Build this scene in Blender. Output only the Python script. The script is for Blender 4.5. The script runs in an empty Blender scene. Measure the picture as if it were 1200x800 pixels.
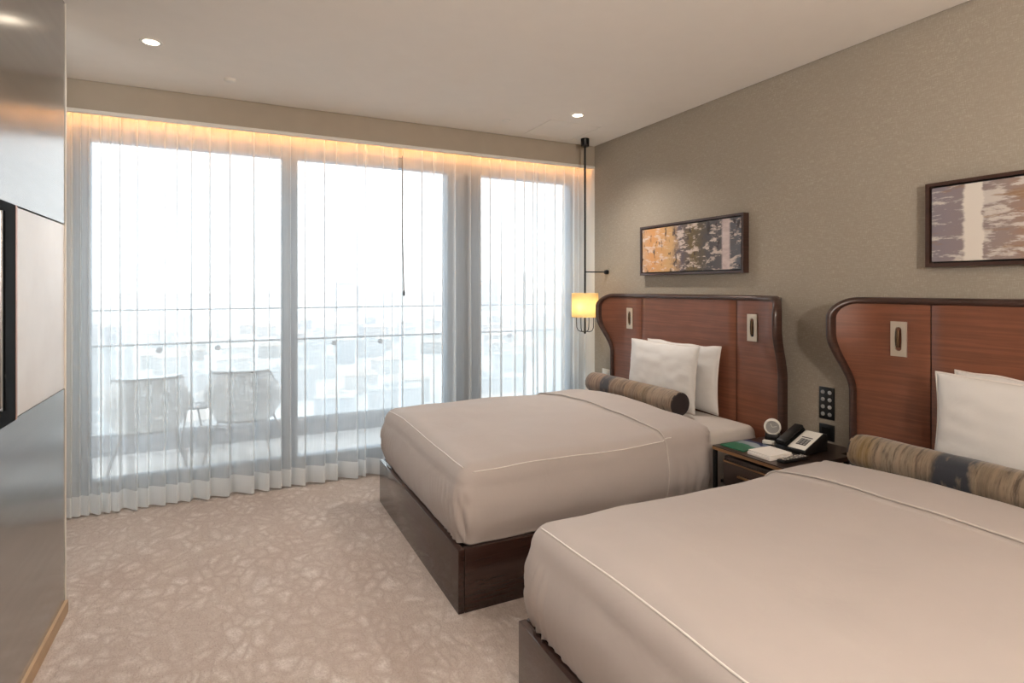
import bpy, bmesh, math, random
from mathutils import Vector, Matrix, noise
random.seed(7)
C = bpy.context.scene.collection
PI = math.pi
def V(*a): return Vector(a)
def sst(a, b, x):
    t = max(0., min(1., (x-a)/(b-a))); return t*t*(3-2*t)
def lerp(a, b, t): return a+(b-a)*t

# ------------------------------------------------------------------ materials
def srgb(r, g, b):
    f = lambda c: (c/12.92 if c <= .04045 else ((c+.055)/1.055)**2.4)
    return (f(r/255), f(g/255), f(b/255), 1)
class NT:
    def __init__(s, name):
        s.m = bpy.data.materials.new(name); s.m.use_nodes = True
        s.t = s.m.node_tree; s.t.nodes.clear()
        s.out = s.n('ShaderNodeOutputMaterial')
    def n(s, typ, **kw):
        nd = s.t.nodes.new(typ)
        for k, v in kw.items():
            if k.startswith('i_'):
                key = k[2:]
                key = int(key) if key.isdigit() else key.replace('_', ' ')
                if isinstance(v, bpy.types.NodeSocket): s.t.links.new(v, nd.inputs[key])
                else: nd.inputs[key].default_value = v
            else: setattr(nd, k, v)
        return nd
    def link(s, a, b): s.t.links.new(a, b)
    def coord(s, scale=(1, 1, 1), rot=(0, 0, 0), which='Object', loc=(0, 0, 0)):
        tc = s.n('ShaderNodeTexCoord')
        mp = s.n('ShaderNodeMapping')
        mp.inputs['Scale'].default_value = scale; mp.inputs['Rotation'].default_value = rot
        mp.inputs['Location'].default_value = loc
        s.link(tc.outputs[which], mp.inputs['Vector'])
        return mp.outputs['Vector']
    def noise(s, vec, scale, detail=3, rough=.5, dist=0):
        nd = s.n('ShaderNodeTexNoise'); s.link(vec, nd.inputs['Vector'])
        nd.inputs['Scale'].default_value = scale; nd.inputs['Detail'].default_value = detail
        nd.inputs['Roughness'].default_value = rough; nd.inputs['Distortion'].default_value = dist
        return nd.outputs['Fac']
    def ramp(s, fac, stops, interp='LINEAR'):
        r = s.n('ShaderNodeValToRGB'); r.color_ramp.interpolation = interp
        e = r.color_ramp.elements
        while len(e) > 1: e.remove(e[-1])
        e[0].position = stops[0][0]; e[0].color = stops[0][1]
        for p, c in stops[1:]:
            k = e.new(p); k.color = c
        s.link(fac, r.inputs['Fac']); return r.outputs['Color']
    def mix(s, f, a, b, mode='MIX'):
        m = s.n('ShaderNodeMix', data_type='RGBA', blend_type=mode)
        for key, v in ((0, f), (6, a), (7, b)):
            if isinstance(v, bpy.types.NodeSocket): s.link(v, m.inputs[key])
            else: m.inputs[key].default_value = v
        return m.outputs[2]
    def math(s, op, a, b=0.):
        m = s.n('ShaderNodeMath', operation=op)
        for k, v in ((0, a), (1, b)):
            if isinstance(v, bpy.types.NodeSocket): s.link(v, m.inputs[k])
            else: m.inputs[k].default_value = v
        return m.outputs[0]
    def bump(s, h, strength=.3, dist=.002):
        b = s.n('ShaderNodeBump'); s.link(h, b.inputs['Height'])
        b.inputs['Strength'].default_value = strength; b.inputs['Distance'].default_value = dist
        return b.outputs['Normal']
    def bsdf(s, col, rough=.5, metal=0., normal=None, spec=.5, sheen=0, coat=0):
        p = s.n('ShaderNodeBsdfPrincipled')
        if isinstance(col, bpy.types.NodeSocket): s.link(col, p.inputs['Base Color'])
        else: p.inputs['Base Color'].default_value = col
        if isinstance(rough, bpy.types.NodeSocket): s.link(rough, p.inputs['Roughness'])
        else: p.inputs['Roughness'].default_value = rough
        p.inputs['Metallic'].default_value = metal
        p.inputs['Specular IOR Level'].default_value = spec
        p.inputs['Sheen Weight'].default_value = sheen
        p.inputs['Coat Weight'].default_value = coat
        if normal is not None: s.link(normal, p.inputs['Normal'])
        s.link(p.outputs[0], s.out.inputs['Surface'])
        return p

M = {}
def simple(name, col, rough=.5, metal=0., spec=.5, bumpsc=None, bs=.2, coat=0, var=.06):
    t = NT(name)
    vec = t.coord()
    n1 = t.noise(vec, 9, 3)
    c2 = tuple(max(0, c*(1-var*2)) for c in col[:3])+(1,)
    colr = t.ramp(n1, [(.3, c2), (.7, col)])
    nm = t.bump(t.noise(vec, bumpsc, 4), bs, .001) if bumpsc else None
    t.bsdf(colr, rough, metal, nm, spec, coat=coat)
    M[name] = t.m; return t.m

# plaster, wall covering
simple('ceiling_paint', srgb(240, 233, 224), .9, spec=.2, bumpsc=300, bs=.05, var=.01)
def wallcover():
    t = NT('wall_fabric')
    v = t.coord()
    vs = t.coord(scale=(400, 400, 40)); vh = t.coord(scale=(40, 40, 500))
    a = t.noise(vs, 1, 2); b = t.noise(vh, 1, 2)
    w = t.math('ADD', a, b)
    cl = t.noise(v, 2.2, 5, .6)
    c = t.ramp(cl, [(.3, srgb(168, 158, 144)), (.7, srgb(182, 172, 157))])
    c = t.mix(t.ramp(w, [(.75, (0, 0, 0, 1)), (1.2, (1, 1, 1, 1))]), c, srgb(158, 148, 134))
    t.bsdf(c, .8, 0, t.bump(w, .25, .001), .3)
    M['wall_fabric'] = t.m
wallcover()
simple('trim_white', srgb(232, 226, 216), .55, var=.01)
simple('bulkhead_paint', srgb(176, 164, 148), .85, spec=.2, var=.02)
simple('void_dark', srgb(60, 55, 50), .9)
def panel():
    t = NT('lacquer_panel')
    v = t.coord(scale=(1, .6, 14))
    n = t.noise(v, 2.5, 3)
    c = t.ramp(n, [(.3, srgb(156, 153, 150)), (.7, srgb(166, 163, 160))])
    t.bsdf(c, .19, .75, None, .5)
    M['lacquer_panel'] = t.m
panel()
def beige():
    t = NT('beige_panel')
    v = t.coord()
    n = t.noise(v, 4, 5, .6)
    c = t.ramp(n, [(.3, srgb(228, 220, 214)), (.7, srgb(238, 232, 227))])
    t.bsdf(c, .3, 0, t.bump(t.noise(v, 60, 3), .1, .001))
    M['beige_panel'] = t.m
beige()
simple('copper', srgb(170, 115, 88), .3, .9)
simple('brass', srgb(176, 140, 104), .32, .9)
simple('oak_trim', srgb(188, 156, 122), .5)
simple('black_metal', srgb(26, 24, 24), .4, .5)
simple('black_plastic', srgb(18, 18, 19), .35)
simple('white_plastic', srgb(226, 222, 214), .4, var=.01)
simple('grey_plastic', srgb(150, 148, 146), .4)
t_ = NT('bezel_black'); t_.bsdf(srgb(10, 10, 11), .7, spec=.08); M['bezel_black'] = t_.m
simple('silver', srgb(200, 198, 196), .3, .85)
simple('window_metal', srgb(152, 166, 180), .45, .3, var=.02)
simple('screen_glass', srgb(8, 8, 10), .05, coat=.5)
simple('balcony_tile', srgb(240, 240, 240), .7, bumpsc=80)
simple('kerb_concrete', srgb(168, 173, 180), .85)
simple('rail_metal', srgb(176, 180, 186), .4, .5)
simple('paper', srgb(232, 226, 220), .7, var=.01)
simple('wire_white', srgb(158, 161, 165), .5)

def carpet():
    t = NT('carpet_pile')
    v0 = t.coord()
    wn = t.n('ShaderNodeTexNoise'); wn.inputs['Scale'].default_value = 3.2; wn.inputs['Detail'].default_value = 2
    t.link(v0, wn.inputs['Vector'])
    sub = t.n('ShaderNodeVectorMath', operation='SUBTRACT'); t.link(wn.outputs['Color'], sub.inputs[0]); sub.inputs[1].default_value = (.5, .5, .5)
    sc = t.n('ShaderNodeVectorMath', operation='SCALE'); t.link(sub.outputs[0], sc.inputs[0]); sc.inputs['Scale'].default_value = .22
    ad = t.n('ShaderNodeVectorMath', operation='ADD'); t.link(v0, ad.inputs[0]); t.link(sc.outputs[0], ad.inputs[1])
    mp = t.n('ShaderNodeMapping'); t.link(ad.outputs[0], mp.inputs['Vector'])
    mp.inputs['Rotation'].default_value = (0, 0, .5); mp.inputs['Scale'].default_value = (15, 9.5, 1)
    vo = t.n('ShaderNodeTexVoronoi', feature='DISTANCE_TO_EDGE'); t.link(mp.outputs[0], vo.inputs['Vector']); vo.inputs['Scale'].default_value = 1.
    vc = t.n('ShaderNodeTexVoronoi', feature='F1'); t.link(mp.outputs[0], vc.inputs['Vector']); vc.inputs['Scale'].default_value = 1.
    edge = t.ramp(vo.outputs['Distance'], [(.0, (0, 0, 0, 1)), (.32, (1, 1, 1, 1))])
    fine = t.noise(t.coord(scale=(1, 1, 1)), 120, 4, .7)
    mid = t.noise(v0, 28, 4, .65)
    big = t.noise(v0, 1.3, 3, .5)
    sep = t.n('ShaderNodeSeparateColor'); t.link(vc.outputs['Color'], sep.inputs[0])
    petal = t.ramp(sep.outputs[0], [(.0, srgb(208, 194, 184)), (.5, srgb(222, 210, 201)), (1, srgb(233, 223, 216))])
    gap = t.ramp(big, [(.3, srgb(184, 166, 155)), (.7, srgb(203, 188, 177))])
    e2 = t.math('MULTIPLY', edge, t.ramp(mid, [(.3, (.35, .35, .35, 1)), (.6, (1, 1, 1, 1))]))
    c = t.mix(e2, gap, petal)
    c = t.mix(t.ramp(fine, [(.35, (.55, .55, .55, 1)), (.6, (0, 0, 0, 1))]), c, srgb(178, 158, 146))
    c = t.mix(t.ramp(mid, [(.36, (.22, .22, .22, 1)), (.50, (0, 0, 0, 1))]), c, srgb(178, 160, 149))
    h = t.math('ADD', t.math('MULTIPLY', fine, .6), t.math('ADD', mid, t.math('MULTIPLY', edge, .45)))
    fl_ = t.noise(t.coord(scale=(60, 22, 20), rot=(0, 0, .6)), 1, 4, .7, 1.2)
    h = t.math('ADD', h, t.math('MULTIPLY', fl_, .9))
    c = t.mix(t.ramp(fl_, [(.3, (.45, .45, .45, 1)), (.5, (0, 0, 0, 1))]), c, srgb(170, 150, 138))
    t.bsdf(c, .95, 0, t.bump(h, .75, .014), .1, sheen=.15)
    M['carpet_pile'] = t.m
carpet()

def linen(name, col, scale=1.):
    t = NT(name)
    v = t.coord()
    w = t.noise(t.coord(scale=(1, 1, 1)), 500, 2)
    wr = t.noise(v, 7*scale, 4, .55, .6)
    h = t.math('ADD', t.math('MULTIPLY', w, .12), wr)
    c2 = tuple(c*.97 for c in col[:3])+(1,)
    t.bsdf(t.ramp(wr, [(.3, c2), (.7, col)]), .75, 0, t.bump(h, .22, .012), .25, sheen=.1)
    M[name] = t.m
linen('duvet_linen', srgb(181, 171, 166))
linen('sheet_linen', srgb(196, 188, 181))
linen('pillow_linen', srgb(218, 215, 212))
simple('piping_white', srgb(226, 220, 214), .7, var=.005)

def wood(name, a, b, rough=.35, coat=.2):
    t = NT(name)
    v = t.coord(scale=(2, 2, 30))
    n = t.noise(v, 2.0, 5, .6, .8)
    c = t.ramp(n, [(.3, a), (.7, b)])
    t.bsdf(c, rough, 0, t.bump(n, .06, .001), .5, coat=coat)
    M[name] = t.m
wood('bed_wood', srgb(50, 31, 26), srgb(58, 38, 32), .22, .4)
wood('rim_wood', srgb(52, 34, 28), srgb(74, 50, 42), .3)
wood('night_wood', srgb(44, 32, 27), srgb(62, 46, 38), .3)

def leather():
    t = NT('headboard_leather')
    v = t.coord()
    vx = t.coord(scale=(6, 3, 95))
    w = t.noise(vx, 1.0, 3, .5, .4)
    big = t.noise(v, 3, 4, .6)
    c = t.ramp(big, [(.25, srgb(118, 72, 53)), (.75, srgb(139, 87, 64))])
    c = t.mix(t.ramp(w, [(.4, (.5, .5, .5, 1)), (.62, (0, 0, 0, 1))]), c, srgb(98, 61, 45))
    t.bsdf(c, .36, 0, t.bump(w, .22, .003), .5)
    M['headboard_leather'] = t.m
leather()

def sheer(name, op, tint):
    t = NT(name)
    v = t.coord(scale=(1, 1, 1))
    n = t.noise(t.coord(scale=(260, 260, 8)), 1, 2)
    fac = t.math('MULTIPLY_ADD', n, .12)
    fac.node.inputs[2].default_value = op-.06
    lw_ = t.n('ShaderNodeLayerWeight'); lw_.inputs['Blend'].default_value = .5
    cosn = t.math('MAXIMUM', t.math('SUBTRACT', 1., lw_.outputs['Facing']), .05)
    fac = t.math('SUBTRACT', 1., t.math('POWER', t.math('SUBTRACT', 1., fac), t.math('DIVIDE', 1., cosn)))
    tr = t.n('ShaderNodeBsdfTransparent')
    df = t.n('ShaderNodeBsdfDiffuse'); df.inputs['Color'].default_value = tint
    tl = t.n('ShaderNodeBsdfTranslucent'); tl.inputs['Color'].default_value = tint
    ms = t.n('ShaderNodeMixShader'); ms.inputs[0].default_value = .32
    t.link(df.outputs[0], ms.inputs[1]); t.link(tl.outputs[0], ms.inputs[2])
    m2 = t.n('ShaderNodeMixShader'); t.link(fac, m2.inputs[0])
    t.link(tr.outputs[0], m2.inputs[1]); t.link(ms.outputs[0], m2.inputs[2])
    t.link(m2.outputs[0], t.out.inputs['Surface'])
    M[name] = t.m
sheer('sheer_voile', .44, srgb(234, 239, 242))
sheer('sheer_hem', .74, srgb(247, 250, 251))

def glass(name, tint, refl=.06):
    t = NT(name)
    tr = t.n('ShaderNodeBsdfTransparent'); tr.inputs['Color'].default_value = tint
    gl = t.n('ShaderNodeBsdfGlossy'); gl.inputs['Roughness'].default_value = .02
    fr = t.n('ShaderNodeFresnel'); fr.inputs['IOR'].default_value = 1.35
    m = t.n('ShaderNodeMixShader'); t.link(fr.outputs[0], m.inputs[0])
    t.link(tr.outputs[0], m.inputs[1]); t.link(gl.outputs[0], m.inputs[2])
    t.link(m.outputs[0], t.out.inputs['Surface'])
    M[name] = t.m
glass('pane_glass', (.97, .98, .98, 1))
glass('rail_glass', (.95, .97, .97, 1))

def emit(name, col, st):
    t = NT(name)
    e = t.n('ShaderNodeEmission'); e.inputs['Color'].default_value = col; e.inputs['Strength'].default_value = st
    t.link(e.outputs[0], t.out.inputs['Surface']); M[name] = t.m
emit('downlight_glow', (1, .86, .68, 1), 6)
emit('led_glow', (1, .43, .14, 1), 28)
emit('bulb_glow', (1, .80, .56, 1), 16)

def shade():
    t = NT('lamp_shade_fabric')
    v = t.coord(scale=(120, 120, 300))
    n = t.noise(v, 1, 2)
    c = t.ramp(n, [(.3, srgb(242, 222, 178)), (.7, srgb(250, 234, 196))])
    df = t.n('ShaderNodeBsdfDiffuse'); t.link(c, df.inputs['Color'])
    tl = t.n('ShaderNodeBsdfTranslucent'); t.link(c, tl.inputs['Color'])
    m = t.n('ShaderNodeMixShader'); m.inputs[0].default_value = .55
    t.link(df.outputs[0], m.inputs[1]); t.link(tl.outputs[0], m.inputs[2])
    t.link(m.outputs[0], t.out.inputs['Surface']); M['lamp_shade_fabric'] = t.m
shade()

def stripes(name, seed, a, dark, lo, hi):
    """bolster velvet: bands of browns along the local Y axis with brushed edges"""
    t = NT(name)
    tc = t.n('ShaderNodeTexCoord')
    sp = t.n('ShaderNodeSeparateXYZ'); t.link(tc.outputs['Object'], sp.inputs[0])
    n = t.noise(tc.outputs['Object'], 9, 4, .65)
    y = t.math('ADD', sp.outputs['Y'], t.math('MULTIPLY', t.math('SUBTRACT', n, .5), .05))
    u = t.math('MULTIPLY_ADD', y, 1/.95); u.node.inputs[2].default_value = .5
    c = t.ramp(u, a)
    fine = t.noise(t.coord(scale=(3, 40, 3)), 1.5, 5, .7)
    c = t.mix(t.ramp(fine, [(.4, (0, 0, 0, 1)), (.6, (.5, .5, .5, 1))]), c, srgb(206, 186, 162))
    c = t.mix(t.ramp(t.noise(t.coord(scale=(4, 30, 4), loc=(3, seed, 1)), 2, 4, .7), [(.5, (0, 0, 0, 1)), (.68, (.8, .8, .8, 1))]), c, srgb(74, 56, 42))
    d = t.ramp(u, [(lo-.02, (0, 0, 0, 1)), (lo, (1, 1, 1, 1)), (hi, (1, 1, 1, 1)), (hi+.02, (0, 0, 0, 1))])
    d = t.math('MULTIPLY', d, t.ramp(t.noise(t.coord(scale=(9, 20, 9)), 1.5, 3), [(.28, (.2, .2, .2, 1)), (.45, (1, 1, 1, 1))]))
    c = t.mix(1., c, (.52, .47, .43, 1), 'MULTIPLY')
    c = t.mix(d, c, dark)
    t.bsdf(c, .7, 0, t.bump(fine, .15, .002), .3, sheen=.3)
    M[name] = t.m
stripes('bolster_velvet', 1., [(0, srgb(170, 150, 130)), (.2, srgb(176, 156, 134)), (.27, srgb(132, 108, 66)), (.33, srgb(176, 146, 110)), (.4, srgb(120, 92, 66)), (.48, srgb(178, 148, 116)), (.55, srgb(128, 100, 74)), (.66, srgb(150, 120, 96)), (.82, srgb(160, 128, 104)), (.9, srgb(176, 146, 122)), (1, srgb(124, 94, 70))], srgb(40, 34, 38), .69, .79)
stripes('bolster_velvet_grey', 5., [(0, srgb(120, 110, 92)), (.15, srgb(150, 140, 124)), (.25, srgb(128, 118, 80)), (.33, srgb(168, 158, 142)), (.45, srgb(134, 122, 104)), (.55, srgb(170, 160, 142)), (.68, srgb(140, 128, 112)), (.8, srgb(178, 168, 150)), (.88, srgb(168, 156, 136)), (.92, srgb(160, 136, 82)), (1, srgb(140, 116, 70))], srgb(40, 42, 50), .52, .64)
simple('bolster_cap_velvet', srgb(46, 36, 36), .8)

def painting_a():
    t = NT('painting_amber')
    tc = t.n('ShaderNodeTexCoord'); g = tc.outputs['Object']
    sp = t.n('ShaderNodeSeparateXYZ'); t.link(g, sp.inputs[0])
    y = sp.outputs['Y']      # +.5 = window end, -.5 = camera end
    n = t.noise(t.coord(scale=(1, 7, 12)), 1.2, 6, .7, .6)
    n2 = t.noise(t.coord(scale=(1, 9, 26), loc=(0, 4, 2)), 1., 5, .7)
    n3 = t.noise(t.coord(scale=(1, 22, 12), loc=(0, 1, 7)), 1., 4, .6)
    u = t.math('SUBTRACT', .5, t.math('ADD', y, t.math('MULTIPLY', t.math('SUBTRACT', n, .5), .25)))
    base = t.ramp(u, [(0, srgb(196, 160, 130)), (.12, srgb(206, 150, 98)), (.34, srgb(196, 158, 112)), (.44, srgb(96, 88, 96)), (.55, srgb(110, 94, 66)), (.7, srgb(84, 82, 84)), (.8, srgb(92, 88, 90)), (1, srgb(98, 100, 106))])
    c = t.mix(t.ramp(n2, [(.52, (0, 0, 0, 1)), (.60, (.8, .8, .8, 1))]), base, srgb(214, 196, 184))
    c = t.mix(t.ramp(n3, [(.57, (0, 0, 0, 1)), (.64, (.85, .85, .85, 1))]), c, srgb(66, 58, 58))
    us = t.math('SUBTRACT', .5, y)
    st = t.ramp(us, [(.82, (0, 0, 0, 1)), (.835, (1, 1, 1, 1)), (.885, (1, 1, 1, 1)), (.9, (0, 0, 0, 1))])
    c = t.mix(st, c, t.ramp(n, [(.3, srgb(170, 150, 148)), (.6, srgb(206, 190, 186))]))
    t.bsdf(c, .65, 0, t.bump(n2, .3, .002), .3)
    M['painting_amber'] = t.m
def painting_b():
    t = NT('painting_rust')
    tc = t.n('ShaderNodeTexCoord'); g = tc.outputs['Object']
    sp = t.n('ShaderNodeSeparateXYZ'); t.link(g, sp.inputs[0])
    y = sp.outputs['Y']
    n = t.noise(t.coord(scale=(1, 4, 14)), 1.5, 6, .7, .5)
    n2 = t.noise(t.coord(scale=(1, 6, 26), loc=(0, 3, 2)), 1., 5, .7)
    n3 = t.noise(t.coord(scale=(1, 4, 18), loc=(0, 8, 5)), 1., 5, .65)
    us = t.math('SUBTRACT', .5, y)
    u = t.math('ADD', us, t.math('MULTIPLY', t.math('SUBTRACT', n, .5), .2))
    base = t.ramp(u, [(0, srgb(132, 124, 132)), (.3, srgb(146, 130, 124)), (.42, srgb(158, 122, 100)), (.7, srgb(150, 128, 112)), (1, srgb(120, 108, 108))])
    c = t.mix(t.ramp(n2, [(.50, (0, 0, 0, 1)), (.58, (.85, .85, .85, 1))]), base, srgb(206, 198, 190))
    c = t.mix(t.ramp(n3, [(.54, (0, 0, 0, 1)), (.64, (.8, .8, .8, 1))]), c, srgb(148, 116, 88))
    w = t.math('ADD', us, t.math('MULTIPLY', t.math('SUBTRACT', n, .5), .05))
    st = t.ramp(w, [(.14, (0, 0, 0, 1)), (.15, (1, 1, 1, 1)), (.215, (1, 1, 1, 1)), (.222, (0, 0, 0, 1))])
    c = t.mix(st, c, srgb(216, 208, 198))
    t.bsdf(c, .65, 0, t.bump(n2, .3, .002), .3)
    M['painting_rust'] = t.m
painting_a(); painting_b()
def magazine():
    t = NT('magazine_cover')
    v = t.coord()
    n = t.noise(v, 9, 3, .6, .4)
    sp = t.n('ShaderNodeSeparateXYZ'); t.link(v, sp.inputs[0])
    k = t.math('ADD', t.math('MULTIPLY', sp.outputs['X'], 2.4), t.math('ADD', t.math('MULTIPLY', n, .3), .3))
    c = t.ramp(k, [(.0, srgb(176, 160, 110)), (.12, srgb(38, 106, 80)), (.40, srgb(52, 118, 100)), (.47, srgb(150, 160, 165)), (.60, srgb(34, 56, 96)), (.9, srgb(24, 36, 70))], 'CONSTANT')
    t.bsdf(c, .3); M['magazine_cover'] = t.m
magazine()
def rope():
    t = NT('woven_rope')
    w = t.noise(t.coord(scale=(160, 160, 2)), 1, 1)
    fac = t.ramp(w, [(.3, (.35, .35, .35, 1)), (.45, (1, 1, 1, 1))])
    tr = t.n('ShaderNodeBsdfTransparent')
    df = t.n('ShaderNodeBsdfDiffuse'); df.inputs['Color'].default_value = srgb(236, 238, 239)
    m = t.n('ShaderNodeMixShader'); t.link(fac, m.inputs[0]); t.link(tr.outputs[0], m.inputs[1]); t.link(df.outputs[0], m.inputs[2])
    t.link(m.outputs[0], t.out.inputs['Surface']); M['woven_rope'] = t.m
rope()
def city_mats():  # pale wall, roof and ground colours stand in for haze
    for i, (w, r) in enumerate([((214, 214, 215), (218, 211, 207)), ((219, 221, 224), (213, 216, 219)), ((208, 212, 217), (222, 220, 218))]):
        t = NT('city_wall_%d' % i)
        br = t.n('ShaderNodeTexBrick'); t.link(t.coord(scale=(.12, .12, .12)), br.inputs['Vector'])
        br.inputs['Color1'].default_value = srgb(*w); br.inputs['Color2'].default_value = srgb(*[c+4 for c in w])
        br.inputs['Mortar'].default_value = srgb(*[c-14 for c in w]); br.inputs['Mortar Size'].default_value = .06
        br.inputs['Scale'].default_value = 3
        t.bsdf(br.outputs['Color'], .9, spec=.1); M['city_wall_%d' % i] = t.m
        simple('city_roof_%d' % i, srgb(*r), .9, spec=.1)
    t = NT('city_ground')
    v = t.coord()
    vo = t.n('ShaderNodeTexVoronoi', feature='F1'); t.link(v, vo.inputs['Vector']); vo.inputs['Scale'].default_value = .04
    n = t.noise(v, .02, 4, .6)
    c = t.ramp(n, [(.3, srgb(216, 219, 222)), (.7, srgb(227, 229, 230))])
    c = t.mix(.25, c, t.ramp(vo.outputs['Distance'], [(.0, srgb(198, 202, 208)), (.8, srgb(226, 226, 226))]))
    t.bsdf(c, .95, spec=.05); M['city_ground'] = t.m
city_mats()

# ------------------------------------------------------------------ mesh helpers
def add_box(bm, lo, hi):
    vs = [bm.verts.new((x, y, z)) for x in (lo[0], hi[0]) for y in (lo[1], hi[1]) for z in (lo[2], hi[2])]
    for f in ((0, 1, 3, 2), (4, 6, 7, 5), (0, 4, 5, 1), (2, 3, 7, 6), (0, 2, 6, 4), (1, 5, 7, 3)):
        bm.faces.new([vs[i] for i in f])
def bevel(bm, w, seg=2):
    bmesh.ops.remove_doubles(bm, verts=bm.verts[:], dist=1e-6)
    bmesh.ops.recalc_face_normals(bm, faces=bm.faces[:])
    bmesh.ops.bevel(bm, geom=bm.edges[:], offset=w, segments=seg, affect='EDGES', profile=.5)
def box_bm(lo, hi, bev=0, seg=2):
    bm = bmesh.new(); add_box(bm, lo, hi)
    if bev: bevel(bm, bev, seg)
    return bm
def add_tube(bm, pts, r, seg=8, closed=False, caps=True):
    pts = [Vector(p) for p in pts]; n = len(pts); rings = []
    up = None
    for i, p in enumerate(pts):
        a = pts[(i-1) % n] if (closed or i) else p
        b = pts[(i+1) % n] if (closed or i < n-1) else p
        d = (b-a).normalized()
        if up is None:
            up = Vector((0, 0, 1)) if abs(d.z) < .9 else Vector((1, 0, 0))
        x = d.cross(up).normalized(); up = x.cross(d).normalized()
        rr = r(i/(n-1)) if callable(r) else r
        rings.append([bm.verts.new(p+rr*(math.cos(2*PI*k/seg)*x+math.sin(2*PI*k/seg)*up)) for k in range(seg)])
    for i in range(n if closed else n-1):
        A, B = rings[i], rings[(i+1) % n]
        for k in range(seg):
            bm.faces.new([A[k], A[(k+1) % seg], B[(k+1) % seg], B[k]])
    if caps and not closed:
        bm.faces.new(rings[0][::-1]); bm.faces.new(rings[-1])
def add_lathe(bm, prof, c=(0, 0, 0), axis='Z', seg=32, close=True):
    c = Vector(c); rings = []
    def pt(r, h, a):
        if axis == 'Z': return c+Vector((r*math.cos(a), r*math.sin(a), h))
        if axis == 'X': return c+Vector((h, r*math.cos(a), r*math.sin(a)))
        return c+Vector((r*math.sin(a), h, r*math.cos(a)))
    for r, h in prof:
        if r < 1e-6: rings.append([bm.verts.new(pt(0, h, 0))])
        else: rings.append([bm.verts.new(pt(r, h, 2*PI*k/seg)) for k in range(seg)])
    for A, B in zip(rings, rings[1:]):
        for k in range(seg):
            a0, a1 = A[k % len(A)], A[(k+1) % len(A)]; b0, b1 = B[k % len(B)], B[(k+1) % len(B)]
            f = []
            for v in (a0, a1, b1, b0):
                if v not in f: f.append(v)
            if len(f) > 2: bm.faces.new(f)
    if close:
        if len(rings[0]) > 1: bm.faces.new(rings[0][::-1])
        if len(rings[-1]) > 1: bm.faces.new(rings[-1])
def obj(name, bm, m, parent=None, smooth=None, loc=None):
    bmesh.ops.recalc_face_normals(bm, faces=bm.faces[:])
    me = bpy.data.meshes.new(name); bm.to_mesh(me); bm.free()
    me.materials.append(M[m])
    if smooth is not None:
        for p in me.polygons: p.use_smooth = True
        if smooth < 180: me.set_sharp_from_angle(angle=math.radians(smooth))
    o = bpy.data.objects.new(name, me); C.objects.link(o)
    if parent: o.parent = parent
    if loc is not None: o.location = loc
    return o
def tag(o, label, cat, group=None, kind=None):
    o['label'] = label; o['category'] = cat
    if group: o['group'] = group
    if kind: o['kind'] = kind
    return o
def thing(name, label, cat, loc=(0, 0, 0), rz=0, group=None):
    o = bpy.data.objects.new(name, None); C.objects.link(o); o.empty_display_size = .1
    o.location = loc; o.rotation_euler = (0, 0, rz)
    return tag(o, label, cat, group)
def struct(name, bm, m, label, cat, smooth=None, parent=None):
    o = obj(name, bm, m, parent, smooth)
    if parent is None: tag(o, label, cat, kind='structure')
    return o
def copy_tree(o, parent=None):
    c = o.copy(); C.objects.link(c)
    if parent: c.parent = parent
    for ch in list(o.children): copy_tree(ch, c)
    return c
def merge(bm, d=1e-5): bmesh.ops.remove_doubles(bm, verts=bm.verts[:], dist=d)

# ------------------------------------------------------------------ room constants (camera stands over the origin)
EYE = 1.45
WX = 2.94          # right wall
LX = -.67          # glossy media wall
FY = 4.30          # face of the bulkhead
CY = 4.425         # curtain centre
GY = 4.60          # window frame front
CZ = 2.72          # ceiling
BACK = -2.6

# setting
struct('floor', box_bm((-1.4, BACK-.1, -.12), (WX+.2, GY+.14, 0)), 'carpet_pile', 'beige carpet patterned with pale petal shapes', 'floor')
def ceil_bm():
    bm = bmesh.new()
    hx0, hx1, hy0, hy1 = 2.16, 2.62, 3.74, 4.19      # access hatch with an open joint round it
    x0, x1, y0, y1 = -1.2, WX-.012, BACK, FY-.012
    z0, z1 = CZ, CZ+.03
    j = .007
    for a, b in (((x0, y0), (hx0, y1)), ((hx1, y0), (x1, y1)), ((hx0, y0), (hx1, hy0)), ((hx0, hy1), (hx1, y1)), ((hx0+j, hy0+j), (hx1-j, hy1-j))):
        add_box(bm, (a[0], a[1], z0), (b[0], b[1], z1))
    return bm
struct('ceiling', ceil_bm(), 'ceiling_paint', 'flat off-white ceiling with a square access hatch', 'ceiling')
struct('ceiling_void', box_bm((-1.4, BACK-.1, CZ+.05), (WX+.2, GY+.2, CZ+.2)), 'void_dark', 'dark void above the ceiling joint', 'ceiling')
struct('wall_right', box_bm((WX, BACK, 0), (WX+.15, FY, CZ+.05)), 'wall_fabric', 'taupe fabric covered wall behind the headboards', 'wall')
struct('trim_5', box_bm((WX, FY, 0), (WX+.15, GY+.02, CZ+.05)), 'trim_white', 'white return strip between taupe wall and window', 'trim')
struct('wall_behind', box_bm((-1.4, BACK-.15, 0), (WX+.2, BACK, CZ+.05)), 'wall_fabric', 'taupe wall behind the camera', 'wall')
PE = 3.17
TZ0, TZ1 = 1.0, 1.735
def lw():
    bm = bmesh.new()
    add_box(bm, (LX-.2, BACK, 0), (LX, PE, TZ0)); add_box(bm, (LX-.2, BACK, TZ1), (LX, PE, CZ+.05))
    add_box(bm, (LX-.2, BACK, TZ0), (LX-.06, PE, TZ1))
    return bm
struct('wall_left', lw(), 'lacquer_panel', 'glossy grey lacquered media wall', 'wall')
struct('trim_1', box_bm((LX-.058, BACK, TZ0+.002), (LX-.002, PE-.001, TZ1-.006)), 'beige_panel', 'beige inset band in the glossy grey wall beside the television', 'trim')
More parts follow.
